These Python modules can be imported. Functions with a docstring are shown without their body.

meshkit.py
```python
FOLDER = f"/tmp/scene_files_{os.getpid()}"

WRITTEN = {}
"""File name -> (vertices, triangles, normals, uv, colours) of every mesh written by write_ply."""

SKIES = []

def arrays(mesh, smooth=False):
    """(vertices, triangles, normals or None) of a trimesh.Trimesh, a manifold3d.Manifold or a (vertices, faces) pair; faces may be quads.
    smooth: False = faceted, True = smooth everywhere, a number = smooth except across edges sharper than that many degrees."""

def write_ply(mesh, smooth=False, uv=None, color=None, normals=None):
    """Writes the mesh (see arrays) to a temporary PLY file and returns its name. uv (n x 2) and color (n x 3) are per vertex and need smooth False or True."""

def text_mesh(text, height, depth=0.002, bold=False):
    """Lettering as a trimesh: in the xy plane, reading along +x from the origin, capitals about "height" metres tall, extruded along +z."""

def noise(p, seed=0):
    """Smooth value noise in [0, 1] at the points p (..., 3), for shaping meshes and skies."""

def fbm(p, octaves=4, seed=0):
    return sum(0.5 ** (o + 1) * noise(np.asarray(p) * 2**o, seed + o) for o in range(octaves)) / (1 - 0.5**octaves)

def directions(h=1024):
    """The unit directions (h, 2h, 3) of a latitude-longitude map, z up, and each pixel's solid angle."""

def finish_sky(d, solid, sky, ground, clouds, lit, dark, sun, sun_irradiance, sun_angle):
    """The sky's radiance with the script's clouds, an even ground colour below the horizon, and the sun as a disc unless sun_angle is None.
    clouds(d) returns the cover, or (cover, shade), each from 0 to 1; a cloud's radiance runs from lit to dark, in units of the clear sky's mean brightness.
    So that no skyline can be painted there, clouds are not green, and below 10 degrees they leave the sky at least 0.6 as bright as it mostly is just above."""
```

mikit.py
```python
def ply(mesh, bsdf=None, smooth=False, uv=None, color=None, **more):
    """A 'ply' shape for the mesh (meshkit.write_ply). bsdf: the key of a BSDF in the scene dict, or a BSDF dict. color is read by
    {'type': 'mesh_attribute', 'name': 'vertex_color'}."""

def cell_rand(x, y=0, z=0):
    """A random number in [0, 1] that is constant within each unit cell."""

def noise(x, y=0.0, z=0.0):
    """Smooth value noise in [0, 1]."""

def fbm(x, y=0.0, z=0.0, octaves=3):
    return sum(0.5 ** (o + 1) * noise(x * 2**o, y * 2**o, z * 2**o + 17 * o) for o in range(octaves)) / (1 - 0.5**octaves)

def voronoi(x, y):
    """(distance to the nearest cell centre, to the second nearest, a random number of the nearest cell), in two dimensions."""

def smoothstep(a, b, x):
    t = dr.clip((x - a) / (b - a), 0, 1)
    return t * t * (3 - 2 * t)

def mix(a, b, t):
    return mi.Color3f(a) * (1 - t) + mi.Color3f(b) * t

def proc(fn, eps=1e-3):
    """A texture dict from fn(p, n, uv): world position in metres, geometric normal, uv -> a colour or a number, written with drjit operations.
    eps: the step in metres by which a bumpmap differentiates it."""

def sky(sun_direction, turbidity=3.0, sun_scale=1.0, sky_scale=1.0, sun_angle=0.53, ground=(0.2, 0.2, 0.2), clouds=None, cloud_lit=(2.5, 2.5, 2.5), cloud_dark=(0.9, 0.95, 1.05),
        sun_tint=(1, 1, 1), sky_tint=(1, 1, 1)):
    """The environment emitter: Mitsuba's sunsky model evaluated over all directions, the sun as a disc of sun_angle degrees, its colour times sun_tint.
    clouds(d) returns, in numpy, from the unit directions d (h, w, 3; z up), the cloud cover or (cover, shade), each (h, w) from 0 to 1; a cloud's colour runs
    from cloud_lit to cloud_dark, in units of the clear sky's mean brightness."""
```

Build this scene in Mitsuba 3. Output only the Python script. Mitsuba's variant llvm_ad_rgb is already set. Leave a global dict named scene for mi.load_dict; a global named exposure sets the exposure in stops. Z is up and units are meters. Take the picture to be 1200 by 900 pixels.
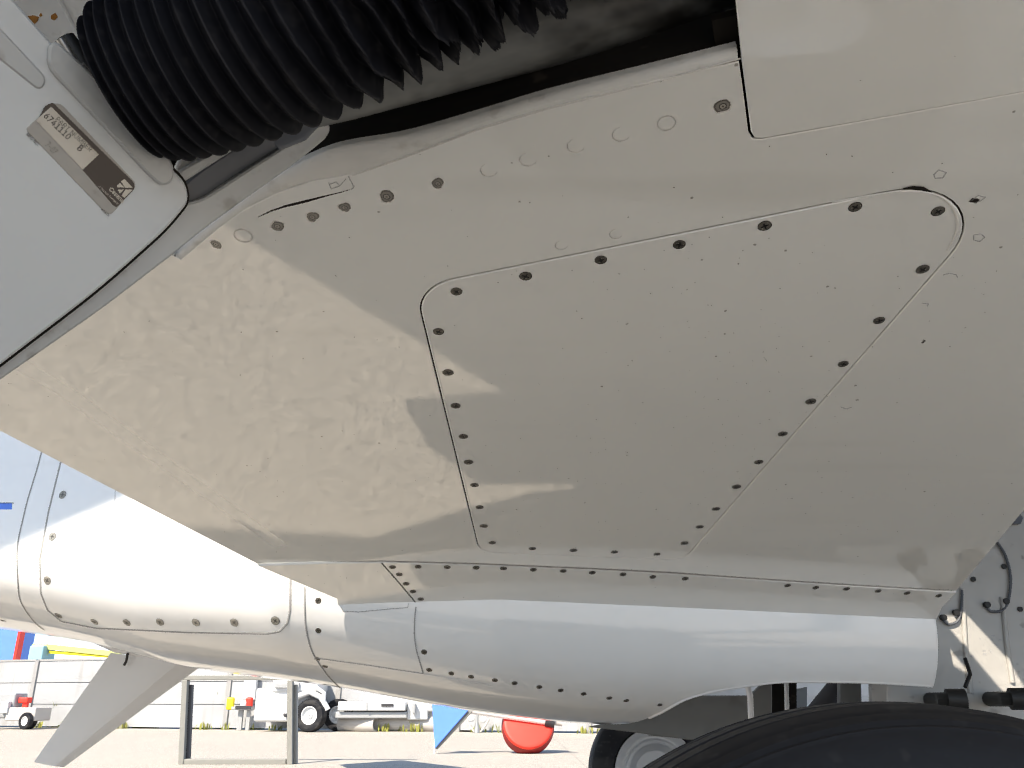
import math, random
import numpy as np
import trimesh
import mapbox_earcut as earcut
import drjit as dr
import mitsuba as mi
import mikit, meshkit
from shapely.geometry import Polygon, Point, LineString, box as sbox
from shapely.geometry.polygon import orient
from shapely import affinity
from scipy.interpolate import CubicSpline, PchipInterpolator
from scipy.spatial import Delaunay

random.seed(7); RNG = np.random.default_rng(7)
scene, labels = {}, {}
T = mi.ScalarTransform4f

# ------------------------------------------------------------------ camera, sky, exposure
CAM_Z, F, HORIZON = 0.66, 1000.0, 822.0
PITCH = math.atan((HORIZON - 450) / F)
CAM = np.array([0, 0, CAM_Z])
FWD = np.array([0, math.cos(PITCH), math.sin(PITCH)])
UPV = np.array([0, -math.sin(PITCH), math.cos(PITCH)])
RIGHT = np.array([1.0, 0, 0])
scene['camera'] = {'type': 'perspective', 'fov': math.degrees(2 * math.atan(600 / F)), 'fov_axis': 'x',
                   'near_clip': 0.02, 'far_clip': 2000.0,
                   'to_world': T().look_at(origin=CAM.tolist(), target=(CAM + FWD).tolist(), up=[0, 0, 1])}
SUN = np.array([-0.55, -0.92, 1.0])
def UNSEEN_CLOUDS(d):  # clouds out of view and horizon haze, bright enough to light the shaded surfaces
    z = np.clip(d[..., 2:3], .04, None); q = np.concatenate([d[..., :2] / (z + .25) * 1.6, np.zeros_like(z)], -1)
    f = meshkit.fbm(q + 4.0, 5, 3); haze = np.exp(-d[..., 2] / .10) * .75
    c = np.clip((f - .56) / .16, 0, 1)
    return np.clip(np.maximum(c * .9, haze), 0, 1), np.clip((f - .6) / .25, 0, 1) * .5
scene['sky'] = mikit.sky(SUN.tolist(), turbidity=3, ground=(0.3, 0.28, 0.25), sun_tint=(.93, 1.0, 1.13), clouds=UNSEEN_CLOUDS, cloud_lit=(2.85, 3.1, 3.4), cloud_dark=(1.5, 1.6, 1.75))
exposure = 2.85

# ------------------------------------------------------------------ survey helpers: where a sight line meets a real surface
def ray(u, v):
    return FWD + RIGHT * ((u - 600) / F) + UPV * ((450 - v) / F)
def at_depth(u, v, z):
    return CAM + ray(u, v) * z
def at_y(u, v, y):
    d = ray(u, v); return CAM + d * (y / d[1])
def on_ground(u, v):
    d = ray(u, v); return CAM + d * (-CAM_Z / d[2])

class Plane:
    """a flat sheet in the world; 2-D coordinates on it, h counts towards the camera's side"""
    def __init__(self, o, n, e1):
        self.o = np.array(o, float); self.n = np.array(n, float) / np.linalg.norm(n)
        if np.dot(CAM - self.o, self.n) < 0: self.n = -self.n
        e1 = np.array(e1, float); e1 -= self.n * np.dot(e1, self.n); self.e1 = e1 / np.linalg.norm(e1)
        self.e2 = np.cross(self.n, self.e1)
    @staticmethod
    def through(a, b, c):
        return Plane(a, np.cross(np.subtract(b, a), np.subtract(c, a)), np.subtract(b, a))
    def hit(self, u, v, h=0.0):
        d = ray(u, v); t = np.dot(self.o + self.n * h - CAM, self.n) / np.dot(d, self.n)
        return CAM + d * t
    def uv(self, p):
        q = np.asarray(p) - self.o
        return np.array([np.dot(q, self.e1), np.dot(q, self.e2)])
    def px(self, u, v, h=0.0):
        return self.uv(self.hit(u, v, h))
    def poly(self, pts, h=0.0):
        return Polygon([self.px(u, v, h) for u, v in pts])
    def to3(self, ab, h):
        ab = np.atleast_2d(ab)
        return self.o + ab[:, :1] * self.e1 + ab[:, 1:2] * self.e2 + np.reshape(h, (-1, 1)) * self.n

def rounded(pts, r, n=6):
    """polygon with corners rounded by radius r (a number or one per corner)"""
    pts = [np.array(p, float) for p in pts]; out = []
    rr = r if hasattr(r, '__len__') else [r] * len(pts)
    for i, p in enumerate(pts):
        a, b = pts[i - 1] - p, pts[(i + 1) % len(pts)] - p
        la, lb = np.linalg.norm(a), np.linalg.norm(b)
        k = min(rr[i], la * .45, lb * .45)
        if k <= 0: out.append(p); continue
        p0, p1 = p + a / la * k, p + b / lb * k
        w = math.sqrt(max(0.0, (1 - np.dot(a, b) / la / lb) / 2))          # weight that makes the corner a circular arc
        for t in np.linspace(0, 1, n):
            q = np.array([(1 - t) ** 2, 2 * t * (1 - t) * w, t * t]); out.append((q[0] * p0 + q[1] * p + q[2] * p1) / q.sum())
    return Polygon(out)

def rings_of(poly, ch):
    poly = orient(poly, 1.0); out = []
    for ring in [poly.exterior] + list(poly.interiors):
        p = np.array(ring.coords)[:-1]
        keep = np.linalg.norm(p - np.roll(p, 1, 0), axis=1) > 1e-7; p = p[keep]
        e = np.roll(p, -1, 0) - p; e /= np.linalg.norm(e, axis=1, keepdims=True)
        nl = np.stack([-e[:, 1], e[:, 0]], 1); n0 = np.roll(nl, 1, 0)
        m = nl + n0; d = np.maximum((m * nl).sum(1, keepdims=True), .35)
        out.append((p, p + m / d * ch))
    return out

def plate(plane, poly, h=0.0, th=0.003, ch=0.0005):
    """sheet with bevelled edge: front face at height h above the plane, th thick"""
    if poly.geom_type != 'Polygon':
        return trimesh.util.concatenate([plate(plane, g, h, th, ch) for g in poly.geoms])
    rs = rings_of(poly, ch)
    outer = np.vstack([r[0] for r in rs]); inner = np.vstack([r[1] for r in rs])
    ends = np.cumsum([len(r[0]) for r in rs]).astype(np.uint32); n = len(outer)
    fr = earcut.triangulate_float64(inner, ends).reshape(-1, 3)
    bk = earcut.triangulate_float64(outer, ends).reshape(-1, 3)
    V = np.vstack([plane.to3(inner, h), plane.to3(outer, h - ch), plane.to3(outer, h - th)])
    def ccw(f, p):
        a = p[f[:, 1]] - p[f[:, 0]]; b = p[f[:, 2]] - p[f[:, 0]]
        s = a[:, 0] * b[:, 1] - a[:, 1] * b[:, 0]
        f = f.copy(); f[s < 0] = f[s < 0][:, ::-1]; return f
    fr, bk = ccw(fr, inner), ccw(bk, outer)
    faces = [fr, bk[:, ::-1] + 2 * n]; s = 0
    for e in ends:
        i = np.arange(s, e); j = np.roll(i, -1)
        for k in (0, 1):
            faces += [np.stack([i + (k + 1) * n, j + (k + 1) * n, j + k * n], 1), np.stack([i + (k + 1) * n, j + k * n, i + k * n], 1)]
        s = e
    return trimesh.Trimesh(V, np.vstack(faces).astype(int), process=False)

def grid(P, wrap=False):
    """mesh of an (n, m, 3) array of points"""
    P = np.asarray(P); n, m = P.shape[:2]
    i, j = np.meshgrid(np.arange(n - 1), np.arange(m if wrap else m - 1), indexing='ij')
    a, b, c, d = i * m + j, i * m + (j + 1) % m, (i + 1) * m + (j + 1) % m, (i + 1) * m + j
    f = np.stack([a, b, c, d], -1).reshape(-1, 4)
    return trimesh.Trimesh(P.reshape(-1, 3), np.vstack([f[:, [0, 1, 2]], f[:, [0, 2, 3]]]), process=False)

def frame_of(d):
    d = np.asarray(d, float) / np.linalg.norm(d)
    a = np.cross(d, [0, 0, 1.0]) if abs(d[2]) < .95 else np.cross(d, [1.0, 0, 0])
    a /= np.linalg.norm(a); return d, a, np.cross(d, a)

def tube(pts, r, n=16, cap=True):
    pts = np.asarray(pts, float); r = np.broadcast_to(r, len(pts)).astype(float)
    tg = np.gradient(pts, axis=0); tg /= np.linalg.norm(tg, axis=1, keepdims=True)
    _, a, _ = frame_of(tg[0]); P = []
    th = np.linspace(0, 2 * math.pi, n, endpoint=False)
    for p, t, q in zip(pts, tg, r):
        a = a - t * np.dot(a, t); a /= np.linalg.norm(a); b = np.cross(t, a)
        P.append(p + q * (np.cos(th)[:, None] * a + np.sin(th)[:, None] * b))
    P = np.array(P)
    if cap: P = np.concatenate([np.repeat(pts[:1, None], n, 1), P, np.repeat(pts[-1:, None], n, 1)])
    return grid(P, True)

def bar(a, b, w, h=None, up=(0, 0, 1), ch=0.0):
    """square-section bar from a to b"""
    a, b = np.asarray(a, float), np.asarray(b, float); d = b - a; L = np.linalg.norm(d); d /= L
    u = np.asarray(up, float); s = np.cross(d, u); s /= np.linalg.norm(s); u = np.cross(s, d)
    m = trimesh.creation.box([L, w, h or w]); M = np.eye(4); M[:3, 0], M[:3, 1], M[:3, 2], M[:3, 3] = d, s, u, (a + b) / 2
    m.apply_transform(M); return m
def boxm(lo, hi):
    lo, hi = np.asarray(lo, float), np.asarray(hi, float)
    m = trimesh.creation.box(hi - lo); m.apply_translation((lo + hi) / 2); return m
def rbox(lo, hi, r=.01):
    """box with rounded edges (hull of eight small spheres)"""
    lo, hi = np.asarray(lo, float) + r, np.asarray(hi, float) - r
    s = trimesh.creation.icosphere(1, r).vertices
    pts = np.vstack([s + [(lo, hi)[i][0], (lo, hi)[j][1], (lo, hi)[k][2]] for i in (0, 1) for j in (0, 1) for k in (0, 1)])
    return trimesh.convex.convex_hull(pts)
def lathe(prof, o, axis, n=96):
    """profile (radius, along) turned round the axis"""
    d, a, b = frame_of(axis); th = np.linspace(0, 2 * math.pi, n, endpoint=False)
    P = np.array([np.asarray(o) + d * z + r * (np.cos(th)[:, None] * a + np.sin(th)[:, None] * b) for r, z in prof])
    m = grid(P, True); m.fix_normals(); return m
def cat(ms): return trimesh.util.concatenate(ms)

def add(name, mesh, mat, smooth=False, parent=None, **more):
    key = f'{parent}__{name}' if parent else name
    k, i = key, 0
    while k in scene or k in labels: i += 1; k = f'{key}_{i:03d}'
    scene[k] = mikit.ply(mesh, mat, smooth=smooth, **more); return k
def copy(name, shape, to_world, parent):
    key = f'{parent}__{name}'; k, i = key, 0
    while k in scene: i += 1; k = f'{key}_{i:03d}'
    scene[k] = {**shape, 'to_world': to_world}; return k
def thing(name, label, cat_, group=None):
    k, i = name, 0
    while k in labels or k in scene: i += 1; k = f'{name}_{i:03d}'
    labels[k] = {'label': label, 'category': cat_}
    if group: labels[k]['group'] = group
    return k
def pose(p, n, e=None, roll=0.0, s=1.0):
    n = np.asarray(n, float) / np.linalg.norm(n)
    a = np.asarray(e if e is not None else [1, 0, 0], float); a = a - n * np.dot(a, n); a /= np.linalg.norm(a); b = np.cross(n, a)
    a, b = a * math.cos(roll) + b * math.sin(roll), -a * math.sin(roll) + b * math.cos(roll)
    M = np.eye(4); M[:3, 0], M[:3, 1], M[:3, 2], M[:3, 3] = a * s, b * s, n * s, p
    return T(M.tolist())

# ------------------------------------------------------------------ materials
N, FB = mikit.noise, mikit.fbm
def mat(key, d): scene[key] = d
def rgb(*c): return {'type': 'rgb', 'value': list(c)}
def specks(p, s, amount):
    """sparse dark specks of dirt: 0 or 1"""
    a, b, c = mikit.voronoi(p.x * s + p.z * s * .37, p.y * s - p.z * s * .51)
    return dr.select(c > 1 - amount, mikit.smoothstep(.13, .07, a + .1 * N(p.x * s * 6, p.y * s * 6)), 0.0)

def wing_col(p, n, uv):
    g = FB(p.x * 5, p.y * 5, p.z * 5, 3); st = FB(p.x * 3, p.y * 22, p.z * 9, 3)
    c = mikit.mix((.77, .775, .755), (.83, .835, .815), g)
    c = mikit.mix(c, (.60, .595, .56), mikit.smoothstep(.60, .88, st) * .22)
    near = mikit.smoothstep(.30, .05, dr.abs(p.x - .17)) * mikit.smoothstep(.35, .1, dr.abs(p.y - .78))
    d = dr.maximum(specks(p, 130.0, .02 + .05 * near), specks(p + .37, 60.0, .012 + .03 * near) * .8)
    return mikit.mix(c, (.10, .085, .06), d * .85)
def wing_bump(p, n, uv):
    return (N(p.x * 90, p.y * 90, p.z * 90) + .7 * N(p.x * 190, p.y * 190, p.z * 190 + 5) + 2 * N(p.x * 9, p.y * 9, p.z * 9) + 7 * N(p.x * 2.3, p.y * 2.3, p.z * 2.3))
def bumped(tex, scale, inner, eps=1e-3):
    return {'type': 'bumpmap', 'arbitrary': mikit.proc(tex, eps), 'scale': scale, 'bsdf': inner}
def gloss(col, ior=1.6, alpha=.015):
    return {'type': 'roughplastic', 'distribution': 'ggx', 'alpha': alpha, 'int_ior': ior, 'nonlinear': False, 'diffuse_reflectance': col}
def two(b): return {'type': 'twosided', 'bsdf': b}

mat('wing_paint', two(bumped(wing_bump, 1.5e-5, gloss(mikit.proc(wing_col), 2.1, .0012))))
def body_col(p, n, uv):
    g = FB(p.x * 4, p.y * 4, p.z * 6, 3)
    st = FB(p.x * 2.0, p.z * 30, p.y * 4, 3)
    c = mikit.mix((.74, .745, .745), (.80, .805, .805), g)
    return mikit.mix(c, (.55, .54, .51), mikit.smoothstep(.62, .9, st) * .25)
def body_bump(p, n, uv):
    return N(p.x * 80, p.y * 80, p.z * 80) + 6 * N(p.x * 8, p.y * 8, p.z * 8)
mat('body_paint', two(bumped(body_bump, 1.5e-5, gloss(mikit.proc(body_col), 1.75, .006))))
def worn(c0, c1, s, dirt=(.12, .10, .08), amt=.3):
    def fn(p, n, uv):
        g = FB(p.x * s, p.y * s, p.z * s, 4)
        c = mikit.mix(c0, c1, g)
        k = FB(p.x * s * 3 + 7, p.y * s * 3, p.z * s * 3 + 3, 4)
        return mikit.mix(c, dirt, mikit.smoothstep(.62, .82, k) * amt)
    return mikit.proc(fn)
mat('door_paint', two(gloss(worn((.55, .57, .58), (.62, .64, .645), 9, (.42, .41, .39), .3), 1.45, .12)))
mat('flange_paint', two(gloss(worn((.45, .46, .46), (.53, .54, .535), 25, (.25, .23, .20), .5), 1.45, .15)))
mat('bay_white', two(gloss(worn((.70, .70, .69), (.80, .80, .78), 30, (.45, .42, .37), .4), 1.45, .2)))
mat('bracket_grey', two(gloss(worn((.075, .082, .10), (.12, .13, .15), 18), 1.45, .15)))
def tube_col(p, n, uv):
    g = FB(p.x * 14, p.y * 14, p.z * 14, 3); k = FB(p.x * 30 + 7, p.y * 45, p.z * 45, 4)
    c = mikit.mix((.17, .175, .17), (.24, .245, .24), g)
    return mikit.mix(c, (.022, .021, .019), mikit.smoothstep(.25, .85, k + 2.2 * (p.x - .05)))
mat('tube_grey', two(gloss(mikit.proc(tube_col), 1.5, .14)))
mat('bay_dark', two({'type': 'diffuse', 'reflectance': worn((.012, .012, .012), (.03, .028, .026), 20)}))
mat('gap_dark', two({'type': 'diffuse', 'reflectance': rgb(.02, .018, .016)}))
mat('sealant', two({'type': 'diffuse', 'reflectance': rgb(.10, .10, .095)}))
mat('pale_line', two({'type': 'diffuse', 'reflectance': rgb(.66, .65, .62)}))
mat('fastener', two({'type': 'principled', 'base_color': {'type': 'mesh_attribute', 'name': 'vertex_color'}, 'roughness': .42, 'metallic': .35, 'specular': .5}))
mat('painted_fastener', two({'type': 'principled', 'base_color': {'type': 'mesh_attribute', 'name': 'vertex_color'}, 'roughness': .2, 'specular': .8}))
def bellow_col(p, n, uv):
    g = FB(p.x * 60, p.y * 60, p.z * 60, 4)
    return mikit.mix((.006, .007, .010), (.016, .017, .022), g)
mat('rubber_fabric', two({'type': 'principled', 'base_color': {'type': 'mesh_attribute', 'name': 'vertex_color'}, 'roughness': .6, 'specular': .10}))
def tyre_col(p, n, uv):
    g = FB(p.x * 18, p.y * 18, p.z * 18, 4); h = FB(p.x * 70, p.y * 60, p.z * 70, 3)
    c = mikit.mix((.006, .0065, .009), (.012, .0125, .016), g)
    return mikit.mix(c, (.09, .085, .078), mikit.smoothstep(.62, .86, h) * .2 + mikit.smoothstep(.5, .75, FB(p.x * 7 + 3, p.y * 7, p.z * 11, 4)) * .28)
def tyre_bump(p, n, uv): return FB(p.x * 120, p.y * 120, p.z * 120, 3)
mat('tyre_rubber', two(bumped(tyre_bump, 5e-4, {'type': 'principled', 'base_color': mikit.proc(tyre_col), 'roughness': .55, 'specular': .25})))
mat('rim_metal', two({'type': 'principled', 'base_color': rgb(.5, .5, .5), 'roughness': .35, 'metallic': .3}))
mat('steel', two({'type': 'principled', 'base_color': rgb(.42, .41, .39), 'roughness': .4, 'metallic': .8}))
def bare_col(p, n, uv):
    g = FB(p.x * 6, p.y * 6, p.z * 9, 4); h = FB(p.x * 45, p.y * 45, p.z * 45, 3)
    c = mikit.mix((.30, .295, .28), (.50, .49, .465), g)
    return mikit.mix(c, (.10, .085, .07), mikit.smoothstep(.68, .82, h) * .45)
mat('bay_wall_paint', two(gloss(mikit.proc(bare_col), 1.5, .12)))
mat('well_grey', two(gloss(worn((.17, .175, .175), (.25, .255, .25), 7), 1.45, .25)))
mat('plate_brown', two({'type': 'roughplastic', 'alpha': .12, 'diffuse_reflectance': rgb(.032, .022, .018)}))
mat('plate_cream', two({'type': 'roughplastic', 'alpha': .12, 'diffuse_reflectance': worn((.46, .42, .36), (.55, .51, .45), 60, (.3, .27, .22), .5)}))
mat('plate_grey', two({'type': 'roughplastic', 'alpha': .2, 'diffuse_reflectance': worn((.30, .285, .26), (.37, .35, .32), 60, (.2, .18, .15), .5)}))
mat('ink', two({'type': 'diffuse', 'reflectance': rgb(.08, .07, .06)}))
mat('rust', two({'type': 'diffuse', 'reflectance': worn((.28, .12, .03), (.36, .18, .06), 200)}))
def ground_col(p, n, uv):
    a = FB(p.x * .35, p.y * .35, 0, 3); b = FB(p.x * 9, p.y * 9, 2, 3); c = N(p.x * 44 + 3 * b, p.y * 44, 1); e = N(p.x * 95, p.y * 95 + 3 * b, 4)
    k = .05 * (b - .5) + .17 * (c - .5) + .55 * (e - .5) + .8 * (N(p.x * 170, p.y * 170, 8) - .5)
    col = mikit.mix((.375, .350, .312), (.40, .374, .332), a)
    col = col * (1 + .75 * k)
    crack = mikit.smoothstep(.012, .004, dr.abs(p.x - 6.0 * dr.floor(p.x / 6.0 + .5) - .8)) * .3
    return mikit.mix(col, (.12, .10, .08), crack)
mat('concrete', {'type': 'diffuse', 'reflectance': mikit.proc(ground_col)})
def wall_col(p, n, uv):
    g = FB(p.x * .8, p.z * 2, p.y, 3); s = FB(p.x * 6, p.z * .8, 3, 3)
    c = mikit.mix((.30, .31, .325), (.36, .37, .385), g)
    return mikit.mix(c, (.25, .245, .235), mikit.smoothstep(.55, .85, s) * .45)
mat('wall_paint', two({'type': 'diffuse', 'reflectance': mikit.proc(wall_col)}))
mat('wall_joint', two({'type': 'diffuse', 'reflectance': rgb(.28, .28, .28)}))
def simple(key, c, rough=.45, **k): mat(key, two({'type': 'principled', 'base_color': rgb(*c), 'roughness': rough, 'specular': .4, **k}))
simple('frame_grey', (.20, .20, .185), .5); simple('frame_dark', (.05, .05, .055), .6)
simple('vehicle_white', (.52, .53, .54), .35); simple('vehicle_grey', (.30, .31, .32), .5); simple('vehicle_dark', (.03, .03, .035), .6)
simple('pipe_grey', (.42, .40, .38), .6); simple('red', (.72, .035, .02), .5); simple('yellow', (.75, .60, .02), .4)
simple('blue_cloth', (.09, .21, .72), .8); simple('blue_sheet', (.10, .22, .60), .5); simple('lime', (.50, .56, .18), .4); simple('dark_red', (.22, .012, .01), .6)
simple('antenna_paint', (.52, .53, .55), .35); simple('white_rod', (.72, .70, .68), .35); simple('black', (.01, .01, .01), .5)
mat('weed', two({'type': 'diffuse', 'reflectance': mikit.proc(lambda p, n, uv: mikit.mix((.16, .20, .06), (.30, .28, .07), FB(p.x * 1.3, p.y * 1.3, p.z * 3, 3)))}))
mat('cyan', two({'type': 'diffuse', 'reflectance': rgb(.30, .48, .55)}))

# ------------------------------------------------------------------ the setting
def sheet(lo, hi, n=1):
    return trimesh.Trimesh([[lo[0], lo[1], lo[2]], [hi[0], lo[1], lo[2]], [hi[0], hi[1], lo[2]], [lo[0], hi[1], lo[2]]], [[0, 1, 2], [0, 2, 3]], process=False)
scene['apron'] = mikit.ply(sheet((-900, -900, 0), (900, 900, 0)), 'concrete'); labels['apron'] = {'kind': 'structure', 'label': 'pale sunlit concrete apron under and beyond the jet'}

# ================================================================== the jet
JET = thing('business_jet', 'pale grey business jet seen from under its wing, wheels down on the concrete apron', 'aircraft')
J = JET
# ---- wing lower skin: a flat sheet that falls towards the fuselage
WN = np.array([0, .2388, .9711]); WING = Plane(CAM + WN * .4406, WN, [1, 0, 0])
def wpx(*a): return WING.px(*a)
def wxy(x, y):
    z = CAM_Z + (.4406 - .2388 * y) / .9711
    return WING.uv([x, y, z])

seam = [(302, 661), (380, 658), (447, 657), (560, 660), (700, 666), (780, 670), (900, 678.5), (1000, 685), (1121, 692)]
lipA = [(865, 70), (760, 96), (640, 126), (560, 150), (470, 184), (412, 204), (365, 212), (325, 226), (285, 246), (255, 268), (225, 293), (212, 304)]
lipB = [(863, 53), (760, 79), (640, 109), (560, 133), (470, 158), (400, 170), (350, 190), (310, 212), (270, 240), (240, 264), (214, 287), (203, 296)]
panel_edge = [(1330, 84), (1200, 108), (1040, 137), (892, 163.5), (882, 163), (877, 155), (872, 115), (866, 72)]
te0, te1 = wpx(0, 505), wpx(302, 661); ted = (te0 - te1) / np.linalg.norm(te0 - te1)
re0, re1 = wpx(1121, 692), wpx(1200, 598); red = (re1 - re0) / np.linalg.norm(re1 - re0)
TEO = [wxy(-2.35, -1.1), wxy(-1.135, 0.187), wxy(-0.545, 0.727), te0]
out = TEO + [te1] + [wpx(*p) for p in seam[1:]] + [re1 + red * .25, wxy(1.9, .75), wxy(1.9, .25)]
skin_tail = [wpx(*p) for p in panel_edge[:]] + [wpx(*p) for p in lipA[1:]]
# behind the gear door the slot edge runs on, outboard and aft
skin_poly = Polygon(out + [wxy(1.9, .23)] + skin_tail + [wpx(196, 296), wpx(150, 292), wxy(-.42, .42), wxy(-.55, -.1), wxy(-1.5, -1.05)])
acc_poly = rounded([wpx(562, 647), wpx(700, 652.5), wpx(801, 656), wpx(1207, 191.5), wpx(486, 336)], [.027, .0, .020, .090, .034], 14)
def inside_gap(poly, g): return poly.buffer(-g, join_style=1)
skin = skin_poly.buffer(0).difference(acc_poly.buffer(.0008))
if skin.geom_type != 'Polygon': skin = max(skin.geoms, key=lambda g: g.area)
add('wing_skin', plate(WING, skin, 0, .0022, .0005), 'wing_paint', 30, J)
WS = J + '__wing_skin'
add('access_panel', plate(WING, acc_poly.buffer(-.0006), .0003, .0022, .0006), 'wing_paint', 30, J); AP = J + '__access_panel'
# the gear bay door panel, top right
bay_panel = Polygon([wpx(*p) for p in [(1335, 82), (1200, 106.5), (1040, 135.5), (893, 161.5), (884.5, 161), (880, 154), (875, 115), (869, 70), (866, 40), (862, 0)]] + [wxy(.17, .20), wxy(.15, -.15), wxy(1.9, -.1), wxy(1.9, .21)])
add('gear_bay_panel', plate(WING, bay_panel.buffer(0), .0008, .003, .0006), 'wing_paint', 30, J)
# inner structure: closes the joints from behind and stops daylight
inner = Polygon(TEO + [te1] + [wpx(*p) for p in seam[1:]] + [re1 + red * .25, wxy(1.9, .75), wxy(1.9, .21)] + skin_tail + [wpx(196, 296), wpx(150, 292), wxy(-.42, .42), wxy(-.55, -.1), wxy(-1.5, -1.05)]).buffer(0).buffer(-.004)
if inner.geom_type != 'Polygon': inner = max(inner.geoms, key=lambda g: g.area)
add('wing_inner_structure', plate(WING, inner, -.003, .010, .0), 'gap_dark', False, J)
add('gear_bay_panel_frame', plate(WING, bay_panel.buffer(0).buffer(-.004).union(bay_panel.buffer(.012).intersection(skin_poly.buffer(.02))).buffer(.001), -.0145, .006, 0), 'gap_dark', False, J)

# ---- rolled lip of the skin along the slot
A3 = np.array([WING.hit(*p, h=-.0001) for p in lipA]); B3 = np.array([WING.hit(*p, h=-.006) for p in lipB])
tt = np.linspace(0, 1, len(lipA)); t2 = np.linspace(0, 1, 90)
A3, B3 = PchipInterpolator(tt, A3)(t2), PchipInterpolator(tt, B3)(t2)
nW = WING.n
rows = []
for ph in np.linspace(0, math.pi / 2, 8):
    D = B3 - A3; dn = (D @ nW)[:, None] * nW; dl = D - dn
    rows.append(A3 + dl * math.sin(ph) + dn * (1 - math.cos(ph)))
rows.append(B3 - nW * .004)
add('slot_lip', grid(np.array(rows)), 'bay_white', True, J)
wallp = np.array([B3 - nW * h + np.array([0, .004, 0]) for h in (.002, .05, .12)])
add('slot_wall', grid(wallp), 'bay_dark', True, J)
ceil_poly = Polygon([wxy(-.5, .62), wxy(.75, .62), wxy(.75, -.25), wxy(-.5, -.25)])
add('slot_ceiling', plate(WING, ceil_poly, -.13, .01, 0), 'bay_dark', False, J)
# upper skin, outer wing, port wing: out of the picture, there for their shade
def slab(pts, z0, th, key):
    lo = [[x, y, z] for (x, y), z in zip(pts, z0)]
    n = len(lo); V = np.array(lo + [[x, y, z + th] for x, y, z in lo])
    t = earcut.triangulate_float64(np.array(pts, float), np.array([n], np.uint32)).reshape(-1, 3).astype(int)
    a, b, c = [np.array(pts, float)[t[:, k]] for k in range(3)]
    fl = ((b - a)[:, 0] * (c - a)[:, 1] - (b - a)[:, 1] * (c - a)[:, 0]) < 0; t[fl] = t[fl][:, ::-1]
    f = [list(r[::-1]) for r in t] + [list(r + n) for r in t]
    ar = sum(pts[i - 1][0] * pts[i][1] - pts[i][0] * pts[i - 1][1] for i in range(n))
    for i in range(n):
        j = (i + 1) % n; q = [[i, j, n + j], [i, n + j, n + i]]
        f += q if ar > 0 else [k[::-1] for k in q]
    return trimesh.Trimesh(V, f, process=False)
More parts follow.
